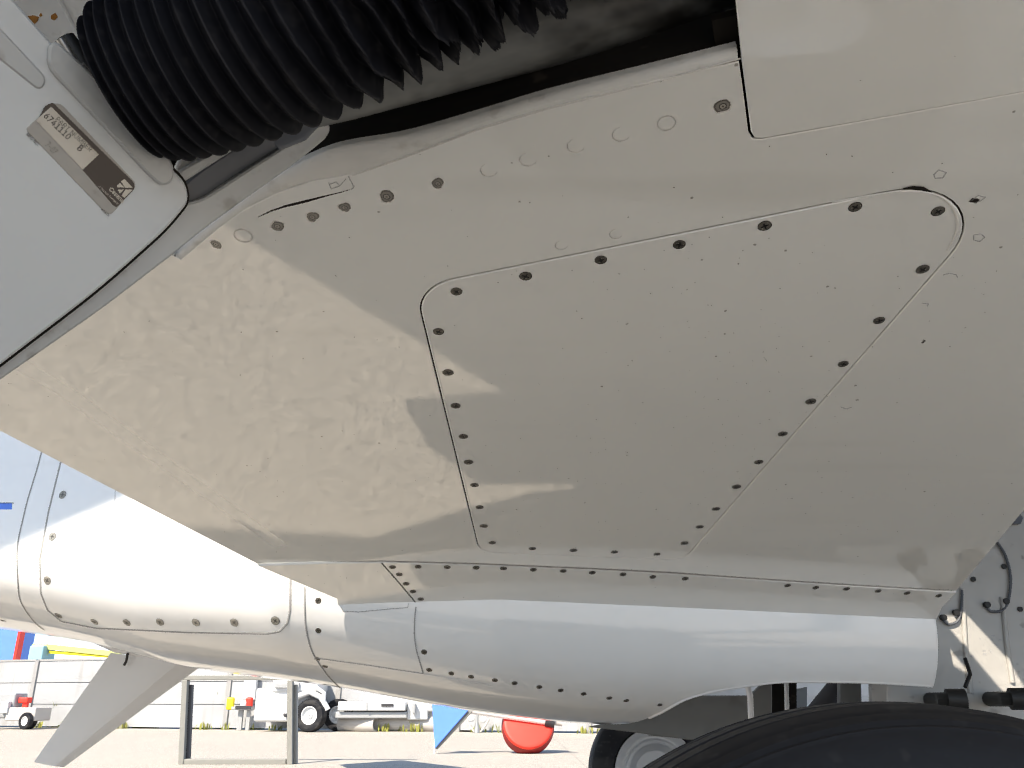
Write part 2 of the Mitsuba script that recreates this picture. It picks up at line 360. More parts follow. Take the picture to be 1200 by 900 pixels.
def wz(y): return CAM_Z + (.4406 - .2388 * y) / .9711
tz = WING.to3(wxy(-2.35, -1.1), 0)[0]
up = [(WING.to3(te1, 0)[0][0] + .22, WING.to3(te1, 0)[0][1]), (.495, 1.25), (.50, 1.10), (.522, 1.07), (.53, 1.25), (.548, 1.25), (.545, 1.05), (.58, 1.02), (.605, 1.12), (.60, 1.25), (2.1, 1.25), (.5, tz[1]), (tz[0] + .4, tz[1]), (-.72, .25), (-.28, .74)]  # unseen root notches let sun patches reach the wheel well wall
add('wing_upper_skin', slab(up, [wz(p[1]) + .155 + .1 * (p[0] > 0) for p in up], .01, 0), 'body_paint', False, J)
owp = [(tz[0], tz[1]), (.5, tz[1]), (-3.6, -5.6), (-4.7, -5.6)]
add('outer_wing', slab(owp, [wz(tz[1]) + .005, wz(tz[1]) + .005, wz(tz[1]) + .32, wz(tz[1]) + .32], .09, 0), 'wing_paint', False, J)
pw = [(2.6, 3.4), (-.3, 3.4), (-2.75, 9.0), (-2.25, 9.6)]
add('port_wing', slab(pw[::-1], [1.55, 1.5, .98, .98], .14, 0), 'body_paint', False, J)

add('unseen_shade_slab', slab([(-0.874, 0.612), (-0.823, 0.766), (-0.739, 0.863), (-0.707, 0.913), (-0.38, 0.913), (-0.4, 0.6), (-0.636, 0.584)][::-1], [1.10] * 7, .012, 0), 'body_paint', False, J)  # out of view, shaped to cast the dark notch into the wing's reflected ground patch
add('unseen_root_panel', slab([(.40, 1.2), (2.3, 1.2), (2.3, 1.85), (.40, 1.85)], [1.075] * 4, .01, 0), 'well_grey', False, J)  # out of view, keeps the sun off the wheel well wall
# ---- fairing strip along the root: tilts further down than the wing
s0, s1 = WING.hit(447, 657), WING.hit(1000, 685)
sd = (s1 - s0) / np.linalg.norm(s1 - s0); tilt = math.radians(23)
ax2 = np.array([0, math.cos(tilt), -math.sin(tilt)])
STRIP = Plane(s0, np.cross(sd, ax2), sd)
seam_gap = [(u, v + 2.2) for u, v in seam]
te2 = [(395, 700.5)]
strip_poly = Polygon([STRIP.px(*p) for p in seam_gap] + [STRIP.px(1104, 712), STRIP.px(1096, 730), STRIP.px(700, 722), STRIP.px(500, 718), STRIP.px(396, 714), STRIP.px(395, 702)])
add('root_strip', plate(STRIP, strip_poly.buffer(0), 0, .003, .0006), 'wing_paint', 30, J); RS = J + '__root_strip'
back = Polygon([WING.px(u, v - 8) for u, v in seam[1:]] + [WING.px(u, v + 9) for u, v in seam[:0:-1]])
add('root_seam_backing', plate(WING, back.buffer(0), -.0105, .002, 0), 'gap_dark', False, J)

# ---- body side: one skin along the fuselage, side wall turning under into the belly
sil = [(-700, 640), (-300, 690), (0, 737), (100, 752), (230, 783), (400, 806), (560, 834), (690, 848), (760, 850), (900, 850), (1300, 850)]
sg = np.array([(ray(u, v)[0] / ray(u, v)[1], ray(u, v)[2] / ray(u, v)[1]) for u, v in sil])
sil_m = PchipInterpolator(sg[:, 0], sg[:, 1])
prof = np.array([(.10, 1.05), (.045, .75), (.018, .45), (.004, .25), (.0, .15), (.003, .10), (.016, .06), (.048, .02), (.115, -.015), (.26, -.036), (.55, -.042), (1.2, -.042)])
pl = np.concatenate([[0], np.cumsum(np.linalg.norm(np.diff(prof, axis=0), axis=1))])
prof_y, prof_z = PchipInterpolator(pl, prof[:, 0]), PchipInterpolator(pl, prof[:, 1])
sv = np.concatenate([np.linspace(0, pl[3], 14)[:-1], np.linspace(pl[3], pl[9], 90)[:-1], np.linspace(pl[9], pl[-1], 14)])
PY, PZ = prof_y(sv), prof_z(sv)
def y_side(x): return 1.236 + .26 * np.clip(-x - .34, 0, .5) + .07 * np.clip(-x - .84, 0, None) + .125 * np.clip(x + .02, 0, .75)
def station(x, zb):
    k = (1.05 - zb) / 1.092; w = np.clip((PZ - .45) / .6, 0, 1)
    z = np.where(PZ < .45, zb + (PZ + .042) * (.45 - zb) / .492, PZ)
    return y_side(x) + PY, z
def solve_zb(x):
    lo, hi = -.3, .4
    for _ in range(40):
        zb = (lo + hi) / 2; y, z = station(x, zb)
        e = np.min(z / y - sil_m(np.clip(x / y, sg[0, 0], sg[-1, 0])))
        lo, hi = (lo, zb) if e > 0 else (zb, hi)
    return zb
xs = np.concatenate([np.linspace(-3.4, -1.1, 16)[:-1], np.linspace(-1.1, .632, 150)])
cutx = PchipInterpolator([.10, .16, .205, .26, .33, .42, .50, .64], [-.06, -.045, -.028, .005, .020, .028, .0275, .0215])
def body_rows(xs):
    R = []
    for x in xs:
        y, z = station(x, solve_zb(max(x, -1.9)))
        P = np.stack([np.full_like(y, x), y, z + CAM_Z], 1)
        if x > .12:
            zc = cutx(min(x, .64)); k = np.nonzero(z < zc)[0]
            if len(k) and k[0] > 0:
                k = k[0]; t = (z[k - 1] - zc) / (z[k - 1] - z[k]); e = P[k - 1] + t * (P[k] - P[k - 1])
                Q = np.vstack([P[:k], e]); s = np.linspace(0, len(Q) - 1, len(P)); i = np.clip(np.floor(s).astype(int), 0, len(Q) - 2)
                P = Q[i] + (s - i)[:, None] * (Q[i + 1] - Q[i])
        R.append(P)
    return np.array(R)
BR = body_rows(xs)
BODY = grid(BR); 
if BODY.face_normals[np.argmin(np.abs(BODY.triangles_center - [0, 1.232, .76]).sum(1))][1] > 0: BODY.invert()
add('body_side', BODY, 'body_paint', True, J); BS = J + '__body_side'
# return edge of the wheel-well cut-out and of the fairing's front end
edge = BR[[i for i, x in enumerate(xs) if x > .205], -1]; fe = BR[-1, 10:]
add('cutout_edge', cat([tube(edge + [0, .003, .001], .0035, 10), tube(fe + [0, .004, 0], .0035, 10)]), 'body_paint', 40, J)
# rest of the fuselage: crown and port side, belly
th = np.linspace(math.pi, 0, 40)
ring = []
for x in np.linspace(-3.4, 3.2, 40):
    yl = float(y_side(min(x, 0)) + .10); c = (yl + (4.86 - yl)) / 2; a = 2.43 - yl
    zb = solve_zb(max(min(x, .15), -1.9)) + CAM_Z
    top = [(2.43 + a * math.cos(t), CAM_Z + 1.05 + .75 * math.sin(t)) for t in th]
    low = [(2.43 + a * (1 - .02 * k), CAM_Z + 1.05 - k * (.9)) for k in (.5, 1)]
    low = [(2.43 + a, zb + .7), (2.43 + a * .98, zb + .25), (2.43 + a * .9, zb + .06), (2.43 + a * .7, zb + .01), (2.43, zb)]
    ring.append([[x, y, z] for y, z in top + low])
ring = np.array(ring)
add('fuselage_shell', grid(ring), 'body_paint', 40, J)

_cast = trimesh.ray.ray_pyembree.RayMeshIntersector(BODY) if trimesh.ray.has_embree else trimesh.ray.ray_triangle.RayMeshIntersector(BODY)
BODY_N = BODY.vertex_normals
def body_hit(px):
    px = np.atleast_2d(px); d = np.array([ray(u, v) for u, v in px]); d /= np.linalg.norm(d, axis=1, keepdims=True)
    loc, ir, it = _cast.intersects_location(np.repeat(CAM[None], len(d), 0), d, multiple_hits=False)
    P = np.full((len(px), 3), np.nan); Nn = np.full((len(px), 3), np.nan)
    P[ir] = loc
    bc = trimesh.triangles.points_to_barycentric(BODY.triangles[it], loc)
    nn = (BODY_N[BODY.faces[it]] * bc[:, :, None]).sum(1); Nn[ir] = nn / np.linalg.norm(nn, axis=1, keepdims=True)
    s = np.sign((Nn * (CAM - P)).sum(1))[:, None]
    return P, Nn * s
def dense(px, step=4):
    px = np.array(px, float); o = []
    for a, b in zip(px[:-1], px[1:]):
        n = max(2, int(np.linalg.norm(b - a) / step)); o += [a + (b - a) * t for t in np.linspace(0, 1, n, endpoint=False)]
    return np.array(o + [px[-1]])
def smooth_px(px, n=60):
    px = np.array(px, float); t = np.concatenate([[0], np.cumsum(np.linalg.norm(np.diff(px, axis=0), axis=1))])
    return PchipInterpolator(t, px)(np.linspace(0, t[-1], n))
def ribbon(P, Nn, w, off=.0004):
    ok = ~np.isnan(P[:, 0]); P, Nn = P[ok], Nn[ok]
    t = np.gradient(P, axis=0); t /= np.linalg.norm(t, axis=1, keepdims=True)
    s = np.cross(t, Nn); s /= np.linalg.norm(s, axis=1, keepdims=True); w = np.broadcast_to(w, len(P))[:, None]
    return grid(np.array([P + s * w / 2 + Nn * (off - .0004), P + s * w * .3 + Nn * off, P - s * w * .3 + Nn * off, P - s * w / 2 + Nn * (off - .0004)]))
mat('joint_grey', two({'type': 'diffuse', 'reflectance': rgb(.33, .33, .33)}))
def body_line(px, w, m='joint_grey', name='panel_seam', off=.0010, par=BS):
    P, Nn = body_hit(dense(px, 3)); add(name, ribbon(P, Nn, w, off), m, True, par)
def plane_line(pl_, px, w, m, name, par, off=.0004):
    q = dense(px, 3); P = np.array([pl_.hit(*p) for p in q]); w = np.interp(np.linspace(0, 1, len(P)), np.linspace(0, 1, len(w)), w) if hasattr(w, '__len__') else w
    add(name, ribbon(P, np.repeat(pl_.n[None], len(P), 0), w, off), m, True, par)

# inspection panel on the aft fuselage: a raised, rounded sheet that follows the skin
def body_patch(pxpoly, off, m, name, par, step=7):
    pg = Polygon(pxpoly); ring = dense(list(pg.exterior.coords), 3)[:-1]
    x0, y0, x1, y1 = pg.bounds; gx, gy = np.meshgrid(np.arange(x0, x1, step), np.arange(y0, y1, step)); ip = np.stack([gx.ravel(), gy.ravel()], 1)
    core = pg.buffer(-2.0); ip = np.array([p for p in ip if core.contains(Point(p))]).reshape(-1, 2)
    al = np.vstack([ring, ip]); P, Nn = body_hit(al); ok = ~np.isnan(P[:, 0]); al, P, Nn = al[ok], P[ok], Nn[ok]
    f = Delaunay(al).simplices; c = al[f].mean(1); f = f[[pg.contains(Point(q)) for q in c]]
    m_ = trimesh.Trimesh(P + Nn * off, f, process=False)
    if (m_.face_normals[0] * Nn[f[0][0]]).sum() < 0: m_.invert()
    nr = int(ok[:len(ring)].sum()); i = np.arange(nr); j = np.roll(i, -1)
    sk = trimesh.Trimesh(np.vstack([(P + Nn * off)[:nr], (P - Nn * .001)[:nr]]), np.vstack([np.stack([i, j, j + nr], 1), np.stack([i, j + nr, i + nr], 1)]), process=False)
    return add(name, cat([m_, sk]), m, 40, par)
insp = [(84, 470), (73, 535), (57, 600), (47, 655), (48, 695), (56, 715), (72, 728), (113, 736), (220, 741), (312, 742.5), (328, 740), (337, 730), (340, 715), (341, 640), (300, 560)]
ip_ = Polygon(insp).buffer(-4).buffer(8).buffer(-4)
body_line(list(ip_.exterior.coords), .0030, 'joint_grey', 'panel_gap', .0010)
IP = body_patch(np.array(ip_.buffer(-1.2).exterior.coords), .0008, 'body_paint', 'inspection_panel', J)
body_line(smooth_px([(58, 490), (47, 537), (29, 600), (20, 650), (22, 695), (40, 728), (52, 738)]), .0022)
body_line(smooth_px([(357, 688), (357.5, 725), (364, 758), (381, 787), (401, 808)]), .0024)
body_line([(487.5, 711), (486, 725), (485.5, 745), (488, 762), (496, 789)], .0018)
body_line([(496, 789), (560, 800), (575, 803)], .0012, 'pale_line')
body_line([(372, 771), (430, 779), (496, 789)], .0010)
body_line(smooth_px([(137, 560), (135, 588), (136, 613), (150, 616), (212, 613)], 30), .0012)
for q in ([(-4, 590), (14, 590), (14, 597), (-4, 597)], [(148, 590.5), (160, 591), (158, 594.5), (148, 594)]): body_patch(np.array(q, float), .0004, 'blue_cloth', 'placard', BS, 2)
body_line([(0, 589.5), (17, 589.5)], .0012, 'sealant')
body_line([(400, 712), (402, 716), (420, 717), (462, 713), (478, 712), (479, 707)], .0009)
plane_line(STRIP, [(447, 659.5), (466, 681), (487, 706)], .0022, 'sealant', 'panel_seam', RS)

# ---- fasteners
def annulus(r0, r1, z0, z1, n=28):
    t = np.linspace(0, 2 * math.pi, n, endpoint=False); c = np.stack([np.cos(t), np.sin(t)], 1)
    return grid(np.array([np.column_stack([c * r, np.full(n, z)]) for r, z in ((r0, z0), (r1, z1))]), True)
def disc(r, z, n=28): return annulus(1e-6, r, z, z, n)
def coloured(parts):
    V, Fc, C, o = [], [], [], 0
    for m, c in parts:
        V.append(m.vertices); Fc.append(m.faces + o); C.append(np.tile(c, (len(m.vertices), 1))); o += len(m.vertices)
    return trimesh.Trimesh(np.vstack(V), np.vstack(Fc), process=False), np.vstack(C)
def screw_mesh(seed, r=.0046, head=(.10, .092, .078), dark=(.012, .011, .010), cross=True):
    rg = np.random.default_rng(seed); parts = [(annulus(r, r * 1.14, .0003, .0003), dark), (annulus(r * .93, r, .0006, .0003), head), (disc(r * .93, .0006), tuple(np.array(head) * rg.uniform(.6, 1.2)))]
    if cross:
        a = rg.uniform(0, 3.14)
        for k in (0, 1):
            b = trimesh.creation.box([r * 1.25, r * .24, .0002]); b.apply_translation([0, 0, .0007 + .00005 * k]); b.apply_transform(trimesh.transformations.rotation_matrix(a + k * math.pi / 2, [0, 0, 1])); parts.append((b, dark))
        parts.append((disc(r * .26, .00085), dark))
    for _ in range(3):   # flecks of old paint in the head
        t, q = rg.uniform(0, 6.28), rg.uniform(.45, .85) * r
        d = disc(r * rg.uniform(.07, .14), .00068, 7); d.apply_translation([q * math.cos(t), q * math.sin(t), 0]); parts.append((d, (.34, .32, .28)))
    return coloured(parts)
SCREWS = [mikit.ply(m, 'fastener', color=c) for m, c in (screw_mesh(i) for i in range(6))]
BOLTS = [mikit.ply(m, 'fastener', color=c) for m, c in (screw_mesh(20 + i, .0052, (.30, .29, .26), (.06, .06, .055)) for i in range(3))]
acc_screws = [(535, 341), (616, 323), (704, 304), (796, 286), (896, 264), (1002, 242), (1099, 247), (1081, 315), (1030, 375), (988, 426), (950, 470), (917, 508), (889, 541), (863, 570), (839, 596), (820, 617), (802, 636),
              (770, 649), (720, 646.5), (672, 644.5), (624, 642.5), (577, 635.5), (567, 616), (562, 594), (556, 568), (549, 541), (543, 511), (534, 475), (525, 436), (514, 388)]
for i, p in enumerate(acc_screws): copy('screw', SCREWS[i % 6], pose(WING.hit(*p) + WING.n * .0003, WING.n, roll=i * 1.3, s=.90 + .06 * (i % 3 == 1)), AP)
strip_screws = [(460, 664.5), (490, 664), (524, 664.5), (558, 665), (590, 666), (625, 667.5), (660, 669), (694, 671), (730, 673), (765, 676), (803, 678), (923, 686), (956, 688.5), (992, 690), (1029, 692.5), (1063, 695), (1100, 698), (468, 673), (476, 684), (484, 693), (493, 702)]
for i, p in enumerate(strip_screws): copy('screw', SCREWS[(i + 2) % 6], pose(STRIP.hit(*p), STRIP.n, roll=i, s=.88), RS)
side_screws = [(497, 764), (503, 785), (529, 789), (552, 793), (580, 797), (603, 800.5), (632, 805), (657, 809), (684, 813), (714, 818), (734, 821), (773, 826), (798, 829), (373, 704), (373, 739), (372, 772), (381, 781)]
P, Nn = body_hit(side_screws)
for i in range(len(P)):
    if not np.isnan(P[i, 0]): copy('screw', SCREWS[(i + 1) % 6], pose(P[i], Nn[i], roll=i, s=.82), BS)
big = [(74, 580), (62, 629), (56, 680), (69, 721), (111, 728), (149, 729), (188, 728.5), (230, 729), (275, 729), (323, 727)]
P, Nn = body_hit(big)
for i in range(len(P)):
    if not np.isnan(P[i, 0]): copy('bolt', BOLTS[i % 3], pose(P[i] + Nn[i] * .0008, Nn[i], roll=i, s=1.12), IP)
P, Nn = body_hit([(3, 727)]); 
if not np.isnan(P[0, 0]): copy('bolt', BOLTS[0], pose(P[0], Nn[0]), BS)
# fasteners under the paint: low discs with a broken ring where the paint has cracked
PAINT = (.76, .78, .75)
def arc(r, w, a0, a1, z, n=20):
    t = np.linspace(a0, a1, n); c = np.stack([np.cos(t), np.sin(t)], 1)
    return grid(np.array([np.column_stack([c * q, np.full(n, z)]) for q in (r - w / 2, r + w / 2)]))
def painted(seed, full=False):
    rg = np.random.default_rng(seed); r = .0052; a = rg.uniform(-1.2, .2)
    return coloured([(arc(r, .0005, a, a + (6.2 if full else rg.uniform(1.2, 2.2)), .00035), (.36, .345, .32)), (arc(r, .0003, a - .8, a + 3.2, .0003), (.52, .51, .49))])
PF = [mikit.ply(m, 'painted_fastener', color=c) for m, c in (painted(i, i == 2) for i in range(4))]
for i, p in enumerate([(573, 199), (619, 186.5), (675, 170.5), (728, 157), (781, 144), (722, 274), (658, 287)]):
    copy('painted_fastener', PF[2 if p[0] == 781 else (i % 2)], pose(WING.hit(*p), WING.n, roll=math.pi, s=.9 if i > 4 else 1.08), WS)
def chipped(seed, r=.0056):
    rg = np.random.default_rng(seed); n = 22; t = np.linspace(0, 2 * math.pi, n, endpoint=False)
    rr = r * (1 + .05 * rg.standard_normal(n) + .10 * np.cos(2 * t + rg.uniform(0, 6)) + .07 * np.cos(3 * t + rg.uniform(0, 6)) + .34 * np.maximum(0, np.cos(t - rg.uniform(1.8, 2.8))) ** 4)
    def blob(k, z): return grid(np.array([np.column_stack([np.cos(t) * rr * q, np.sin(t) * rr * q, np.full(n, z)]) for q in (1e-5, k)]), True)
    sh = blob(1.13, .00015); sh.apply_translation([.0006, -.0007, 0])
    return coloured([(sh, (.62, .60, .57)), (blob(1.0, .0003), (.09, .08, .07)), (blob(.80, .00045), (.20, .19, .17)), (annulus(r * .40, r * .55, .0006, .0006, 20), (.06, .055, .05)), (disc(r * .38, .00065), (.30, .28, .25)), (disc(r * .16, .0008, 10), (.08, .07, .06))])
CF = [mikit.ply(m, 'painted_fastener', color=c) for m, c in (chipped(40 + i) for i in range(5))]
for i, p in enumerate([(253, 286), (325, 265), (366, 254), (404, 243), (453, 230), (513, 215), (847, 124)]):
    copy('chipped_fastener', CF[i % 5], pose(WING.hit(*p), WING.n, roll=math.pi + i * .5, s=(.66, .78, .74, .70, .86, .72, .82)[i]), WS)
copy('painted_fastener', PF[2], pose(WING.hit(285, 276), WING.n, s=1.25), WS)
# flakes and cracks in the paint
def crack(px, w, m='joint_grey', off=.0004): plane_line(WING, px, w, m, 'paint_crack', WS, off)
crack([(303, 254), (318, 247), (335, 241.5), (358, 236), (380, 230), (400, 225), (410, 222)], [.0004, .0012, .0020, .0024, .0016, .0006, .0003], 'gap_dark')
crack([(408, 206), (411, 212), (415, 219), (412, 222)], .0008); crack([(386, 216), (394, 213), (398, 218), (388, 221), (385, 214)], .0006)
crack([(398, 218), (406, 209)], .0005)
crack([(1057, 220.5), (1068, 219), (1080, 220), (1091, 224)], [.001, .003, .0036, .0008], 'gap_dark', .0012)
crack([(975, 236), (1010, 230), (1058, 222)], [.0008, .002, .0010], 'pale_line', .0011)
crack(smooth_px([(1092, 226), (1108, 234), (1119, 248), (1122, 262), (1117, 279), (1109, 293)], 30), [.0008, .0016, .002, .0022, .0016, .0008], 'pale_line', .0011)
for q in ([(1094, 205), (1100, 199), (1109, 202), (1105, 208), (1096, 209), (1094, 204)], [(1138, 235), (1146, 229), (1155, 231), (1148, 236), (1139, 237)], [(1141, 275), (1150, 274), (1154, 278), (1148, 283), (1141, 281), (1141, 275)],
          [(1105, 322), (1113, 320), (1121, 322), (1122, 325)], [(1080, 355), (1088, 356), (1087, 359)], [(985, 477), (993, 479), (998, 477)], [(895, 418), (899, 423)]): crack(q, .0007)
plane_line(WING, [(1137, 234), (1146, 236)], .004, 'gap_dark', 'paint_chip', WS)
plane_line(WING, [(1081, 402), (1084, 398)], .0022, 'sealant', 'paint_chip', WS)
# pale line beside the joints
plane_line(WING, [(498, 375), (520, 463), (545, 566), (556, 612)], .0010, 'pale_line', 'pale_seam', AP, .0008)
plane_line(WING, [(868, 68), (760, 98), (640, 128), (560, 152), (470, 186), (413, 205.5)], .0010, 'pale_line', 'pale_seam', WS, .0006)
# soft ridge where the trailing edge strip begins
q = np.array([WING.hit(*p) for p in dense([(-60, 378), (75, 458), (200, 548), (330, 640)], 12)])
t_ = np.gradient(q, axis=0); t_ /= np.linalg.norm(t_, axis=1, keepdims=True); s_ = np.cross(t_, WING.n)
w_ = np.linspace(-1, 1, 11)
add('trailing_edge_ridge', grid(np.array([q + s_ * (.016 * a) + WING.n * (-.00005 + .00016 * (math.cos(a * math.pi) + 1) / 2) for a in w_])), 'wing_paint', True, J)

# ---- gear door, top left, close to the camera
GD = Plane.through(at_depth(220, 240, .500), at_depth(0, 425, .455), at_depth(0, 0, .42))
def gpoly(px, r=0, h=0.0): return rounded([GD.px(u, v, h) for u, v in px], r) if r else GD.poly(px, h)
face = gpoly([(-260, 590), (0, 428), (118, 338), (196, 268), (222, 236), (218, 214), (196, 192), (62, 52), (-10, -30), (-260, -260)], [.0, .0, .02, .02, .012, .008, .01, .01, 0, 0])
add('gear_door', plate(GD, face, .0, .004, .0012), 'door_paint', 35, J); GDK = J + '__gear_door'
add('dark_gap_plate', plate(GD, face.buffer(.0022).difference(gpoly([(-300, -300), (400, -300), (219, 196), (50, 72), (-20, -10), (-300, -220)])), -.0042, .0035, .0), 'gap_dark', False, J)  # black plate paints the shade in the gap between door face and flange
rim = gpoly([(-260, 612), (0, 446), (120, 362), (205, 297), (240, 268), (290, 232), (345, 193), (383, 162), (389, 150), (381, 138), (356, 158), (300, 193), (238, 234), (214, 240), (-260, 520)], [0, 0, .01, .01, .01, .01, .01, .008, .006, .006, .01, .01, .01, .004, 0], h=-.008)
add('gear_door_flange', plate(GD, rim, -.008, .006, .0012), 'flange_paint', 35, J)
web = gpoly([(208, 226), (232, 204), (286, 168), (350, 130), (386, 128), (386, 146), (356, 164), (300, 200), (238, 242), (206, 246)], .006, h=-.013)
add('hinge_bracket', plate(GD, web, -.0145, .004, .0008), 'bracket_grey', 35, J)
web2 = gpoly([(205, 200), (214, 182), (330, 130), (336, 146), (232, 200), (212, 213)], .003, h=-.02)
add('hinge_fitting', plate(GD, web2, -.0195, .005, .001), 'bay_white', 35, J)
add('hinge_rib', plate(GD, gpoly([(203, 205), (268, 168), (274, 176), (212, 216)], .002, h=-.010), -.010, .004, .001), 'flange_paint', 35, J)
strap = gpoly([(56, 78), (58, 52), (68, 48), (110, 88), (205, 192), (204, 212), (192, 219), (178, 208)], [.006, .006, .006, 0, .006, .006, .006, .004], h=.004)
add('gear_door_strap', plate(GD, strap, .0035, .0035, .0012), 'flange_paint', 35, J)
jog = gpoly([(-60, -20), (0, 32), (56, 92), (48, 108), (0, 70), (-60, 20)], .004, h=.001)
add('joggle', plate(GD, jog, .0011, .001, .0009), 'flange_paint', 35, GDK)
# chips
for px_ in ([(20, 24), (30, 17), (42, 18), (45, 24), (36, 32), (28, 27)], [(46, 17), (50, 16), (50, 20), (46, 21)]): pass
# data plate with its print
PH = .0006
add('data_plate', plate(GD, gpoly([(30, 152), (36, 146), (64, 121), (72, 122), (158, 213), (159, 219), (131, 251), (124, 250)], .0015, h=PH), PH, .0006, .0002), 'plate_grey', False, GDK)
add('data_plate_panel', plate(GD, gpoly([(45, 139), (53, 124), (62, 120), (157, 214), (158, 221), (137, 243), (133, 241)], .001, h=PH + .0003), PH + .0003, .0003, .0001), 'plate_brown', False, GDK)
add('data_plate_field', plate(GD, gpoly([(60, 125), (116, 181), (97, 199), (42, 141)], 0, h=PH + .0006), PH + .0006, .0003, .0001), 'plate_cream', False, GDK)
def print_on(text, p0, p1, height_px, h, name, m, bold=False):
    """lettering on the door from pixel p0 towards p1"""
    a, b = GD.hit(*p0, h=h), GD.hit(*p1, h=h); x = b - a; L = np.linalg.norm(x); x /= L; y = np.cross(GD.n, x)
    m_ = meshkit.text_mesh(text, 1.0, .02, bold); w = m_.bounds[1][0]
    hh = height_px * .46 / 1000; s = np.array([L / w, hh, .0001 / .02])
    M = np.eye(4); M[:3, 0], M[:3, 1], M[:3, 2], M[:3, 3] = x * s[0], y * s[1], GD.n * s[2], a
    m_.apply_transform(M); add(name, m_, m, False, GDK)
h1 = PH + .0006
print_on('PART NUMBER', (64, 140), (105, 178), 5.6, h1, 'lettering', 'ink')
print_on('6741110', (50, 136), (79, 164), 7.0, h1, 'lettering', 'ink', True)
print_on('8', (89, 174), (94, 178), 7.5, h1, 'lettering', 'ink', True)
print_on('MFG NO.', (30, 158), (44, 171), 4.0, PH, 'lettering', 'ink'); print_on('7-07', (52, 170), (63, 181), 7.0, PH, 'lettering', 'ink')
print_on('61674', (118, 246), (127, 254), 3.2, PH, 'lettering', 'ink')
hb = PH + .0003
print_on('Cessna', (127, 222), (143, 238), 5.0, hb, 'lettering', 'plate_cream', True)
print_on('A Textron Company', (115, 219), (138, 240), 2.4, hb, 'lettering', 'plate_cream')
emb = [[(141.7, 212.5), (145.8, 209.6), (155.4, 220), (146.7, 220)], [(136.7, 217.9), (140.4, 214.2), (145.8, 219.6), (137.5, 219.6)],
       [(137.5, 222), (145.4, 222), (140.4, 227)], [(146.7, 222.2), (155.4, 222), (145.8, 232), (142.5, 229.2)]]
for e in emb: add('emblem', plate(GD, gpoly(e, 0, h=hb), hb + .00015, .0001, 0.0), 'plate_cream', False, GDK)

# white bulkhead behind the door head, with rust where the paint has gone
BK = Plane.through(at_depth(0, 0, .60), at_depth(220, 0, .60), at_depth(110, 120, .63))
add('bay_bulkhead', plate(BK, BK.poly([(-120, -120), (8, -120), (100, 60), (140, 130), (110, 170), (-120, 60)]), 0, .004, .001), 'bay_white', 30, J); BKK = J + '__bay_bulkhead'
add('bay_bulkhead_side', plate(BK, BK.poly([(-20, -120), (560, -120), (470, 10), (330, 140), (180, 190), (120, 150), (96, 68)], h=-.006), -.006, .004, .001), 'bay_white', 30, J)
for p_ in ([(28, 24), (30, 19), (40, 18), (46, 20), (44, 25), (37, 32), (33, 29)], [(46, 18), (48, 15), (50, 18), (48, 20)], [(60, 18), (65, 15), (68, 20), (64, 24), (60, 22)]):
    add('rust_spot', plate(BK, BK.poly(p_), .0005, .0005, .0001), 'rust', False, BKK)
# clamp at the bellows' foot
add('clamp_bolt', cat([tube([at_depth(70, 46, .455), at_depth(90, 76, .46)], .0022), tube([at_depth(92, 78, .46), at_depth(104, 92, .465)], .0035)]), 'steel', 40, J)
add('bellows_clamp', tube([at_depth(76, 46, .475), at_depth(96, 74, .478), at_depth(110, 96, .48)], .006), 'black', 40, J)

# ---- black pleated bellows over the actuator
def axis_pt(u, v, z): return at_depth(u, v, z)
c_pts = np.array([axis_pt(140, 107, .47), axis_pt(235, 66, .465), axis_pt(340, 14, .455), axis_pt(450, -58, .445), axis_pt(580, -142, .435), axis_pt(720, -228, .43), axis_pt(860, -310, .43)])
ct = np.linspace(0, 1, len(c_pts)); axis_c = CubicSpline(ct, c_pts)
rad = PchipInterpolator([0, .06, .25, .5, .7, 1], [.036, .045, .053, .061, .066, .068])
amp = PchipInterpolator([0, .25, .42, .6, 1], [.0028, .0038, .0060, .0105, .0125])
NPL = 30
def phase(t): return NPL * (t ** .92)
ts = np.linspace(0, 1, NPL * 16 + 1); ths = np.linspace(0, 2 * math.pi, 160, endpoint=False)
C = axis_c(ts); tg = axis_c(ts, 1); tg /= np.linalg.norm(tg, axis=1, keepdims=True)
_, a0, _ = frame_of(tg[0]); P = np.zeros((len(ts), len(ths), 3)); COL = np.zeros_like(P)
cr, sr = np.cos(ths), np.sin(ths)
for i, t in enumerate(ts):
    a0 = a0 - tg[i] * np.dot(a0, tg[i]); a0 /= np.linalg.norm(a0); b0 = np.cross(tg[i], a0)
    w = np.clip((t - .28) / .25, 0, 1)
    nz = meshkit.fbm(np.stack([cr * 1.6 + 3, sr * 1.6, np.full_like(cr, t * 9)], -1), 3, 4) - .5
    n2 = meshkit.fbm(np.stack([cr * 3.2, sr * 3.2 + 9, np.full_like(cr, t * 26)], -1), 3, 9) - .5
    ph = phase(t) + w * (2.3 * nz + .9 * n2)
    fr = ph - np.floor(ph); tri = 1 - np.abs(2 * fr - 1)
    sh = (1 - w) * tri ** .85 + w * (tri ** 1.25)
    r = rad(t) + amp(t) * (2 * sh - 1.2) * (1 + w * 1.1 * n2) + w * .010 * n2
    P[i] = C[i] + r[:, None] * (cr[:, None] * a0 + sr[:, None] * b0) + tg[i] * (w * .004 * nz)[:, None]
    wear = np.clip((sh - .90) / .10, 0, 1) * np.clip(.65 + 1.6 * n2, .15, 1)
    dust = np.clip(meshkit.fbm(np.stack([cr * 9, sr * 9 + 4, np.full_like(cr, t * 60)], -1), 3, 2) - .56, 0, 1) * 5
    COL[i] = np.array([.0055, .006, .009]) * (1 + .5 * nz[:, None]) + dust[:, None] * np.array([.007, .0065, .006]) + wear[:, None] * np.array([.030, .030, .032])
P = np.concatenate([np.repeat(C[:1, None], len(ths), 1), P]); COL = np.concatenate([COL[:1], COL])
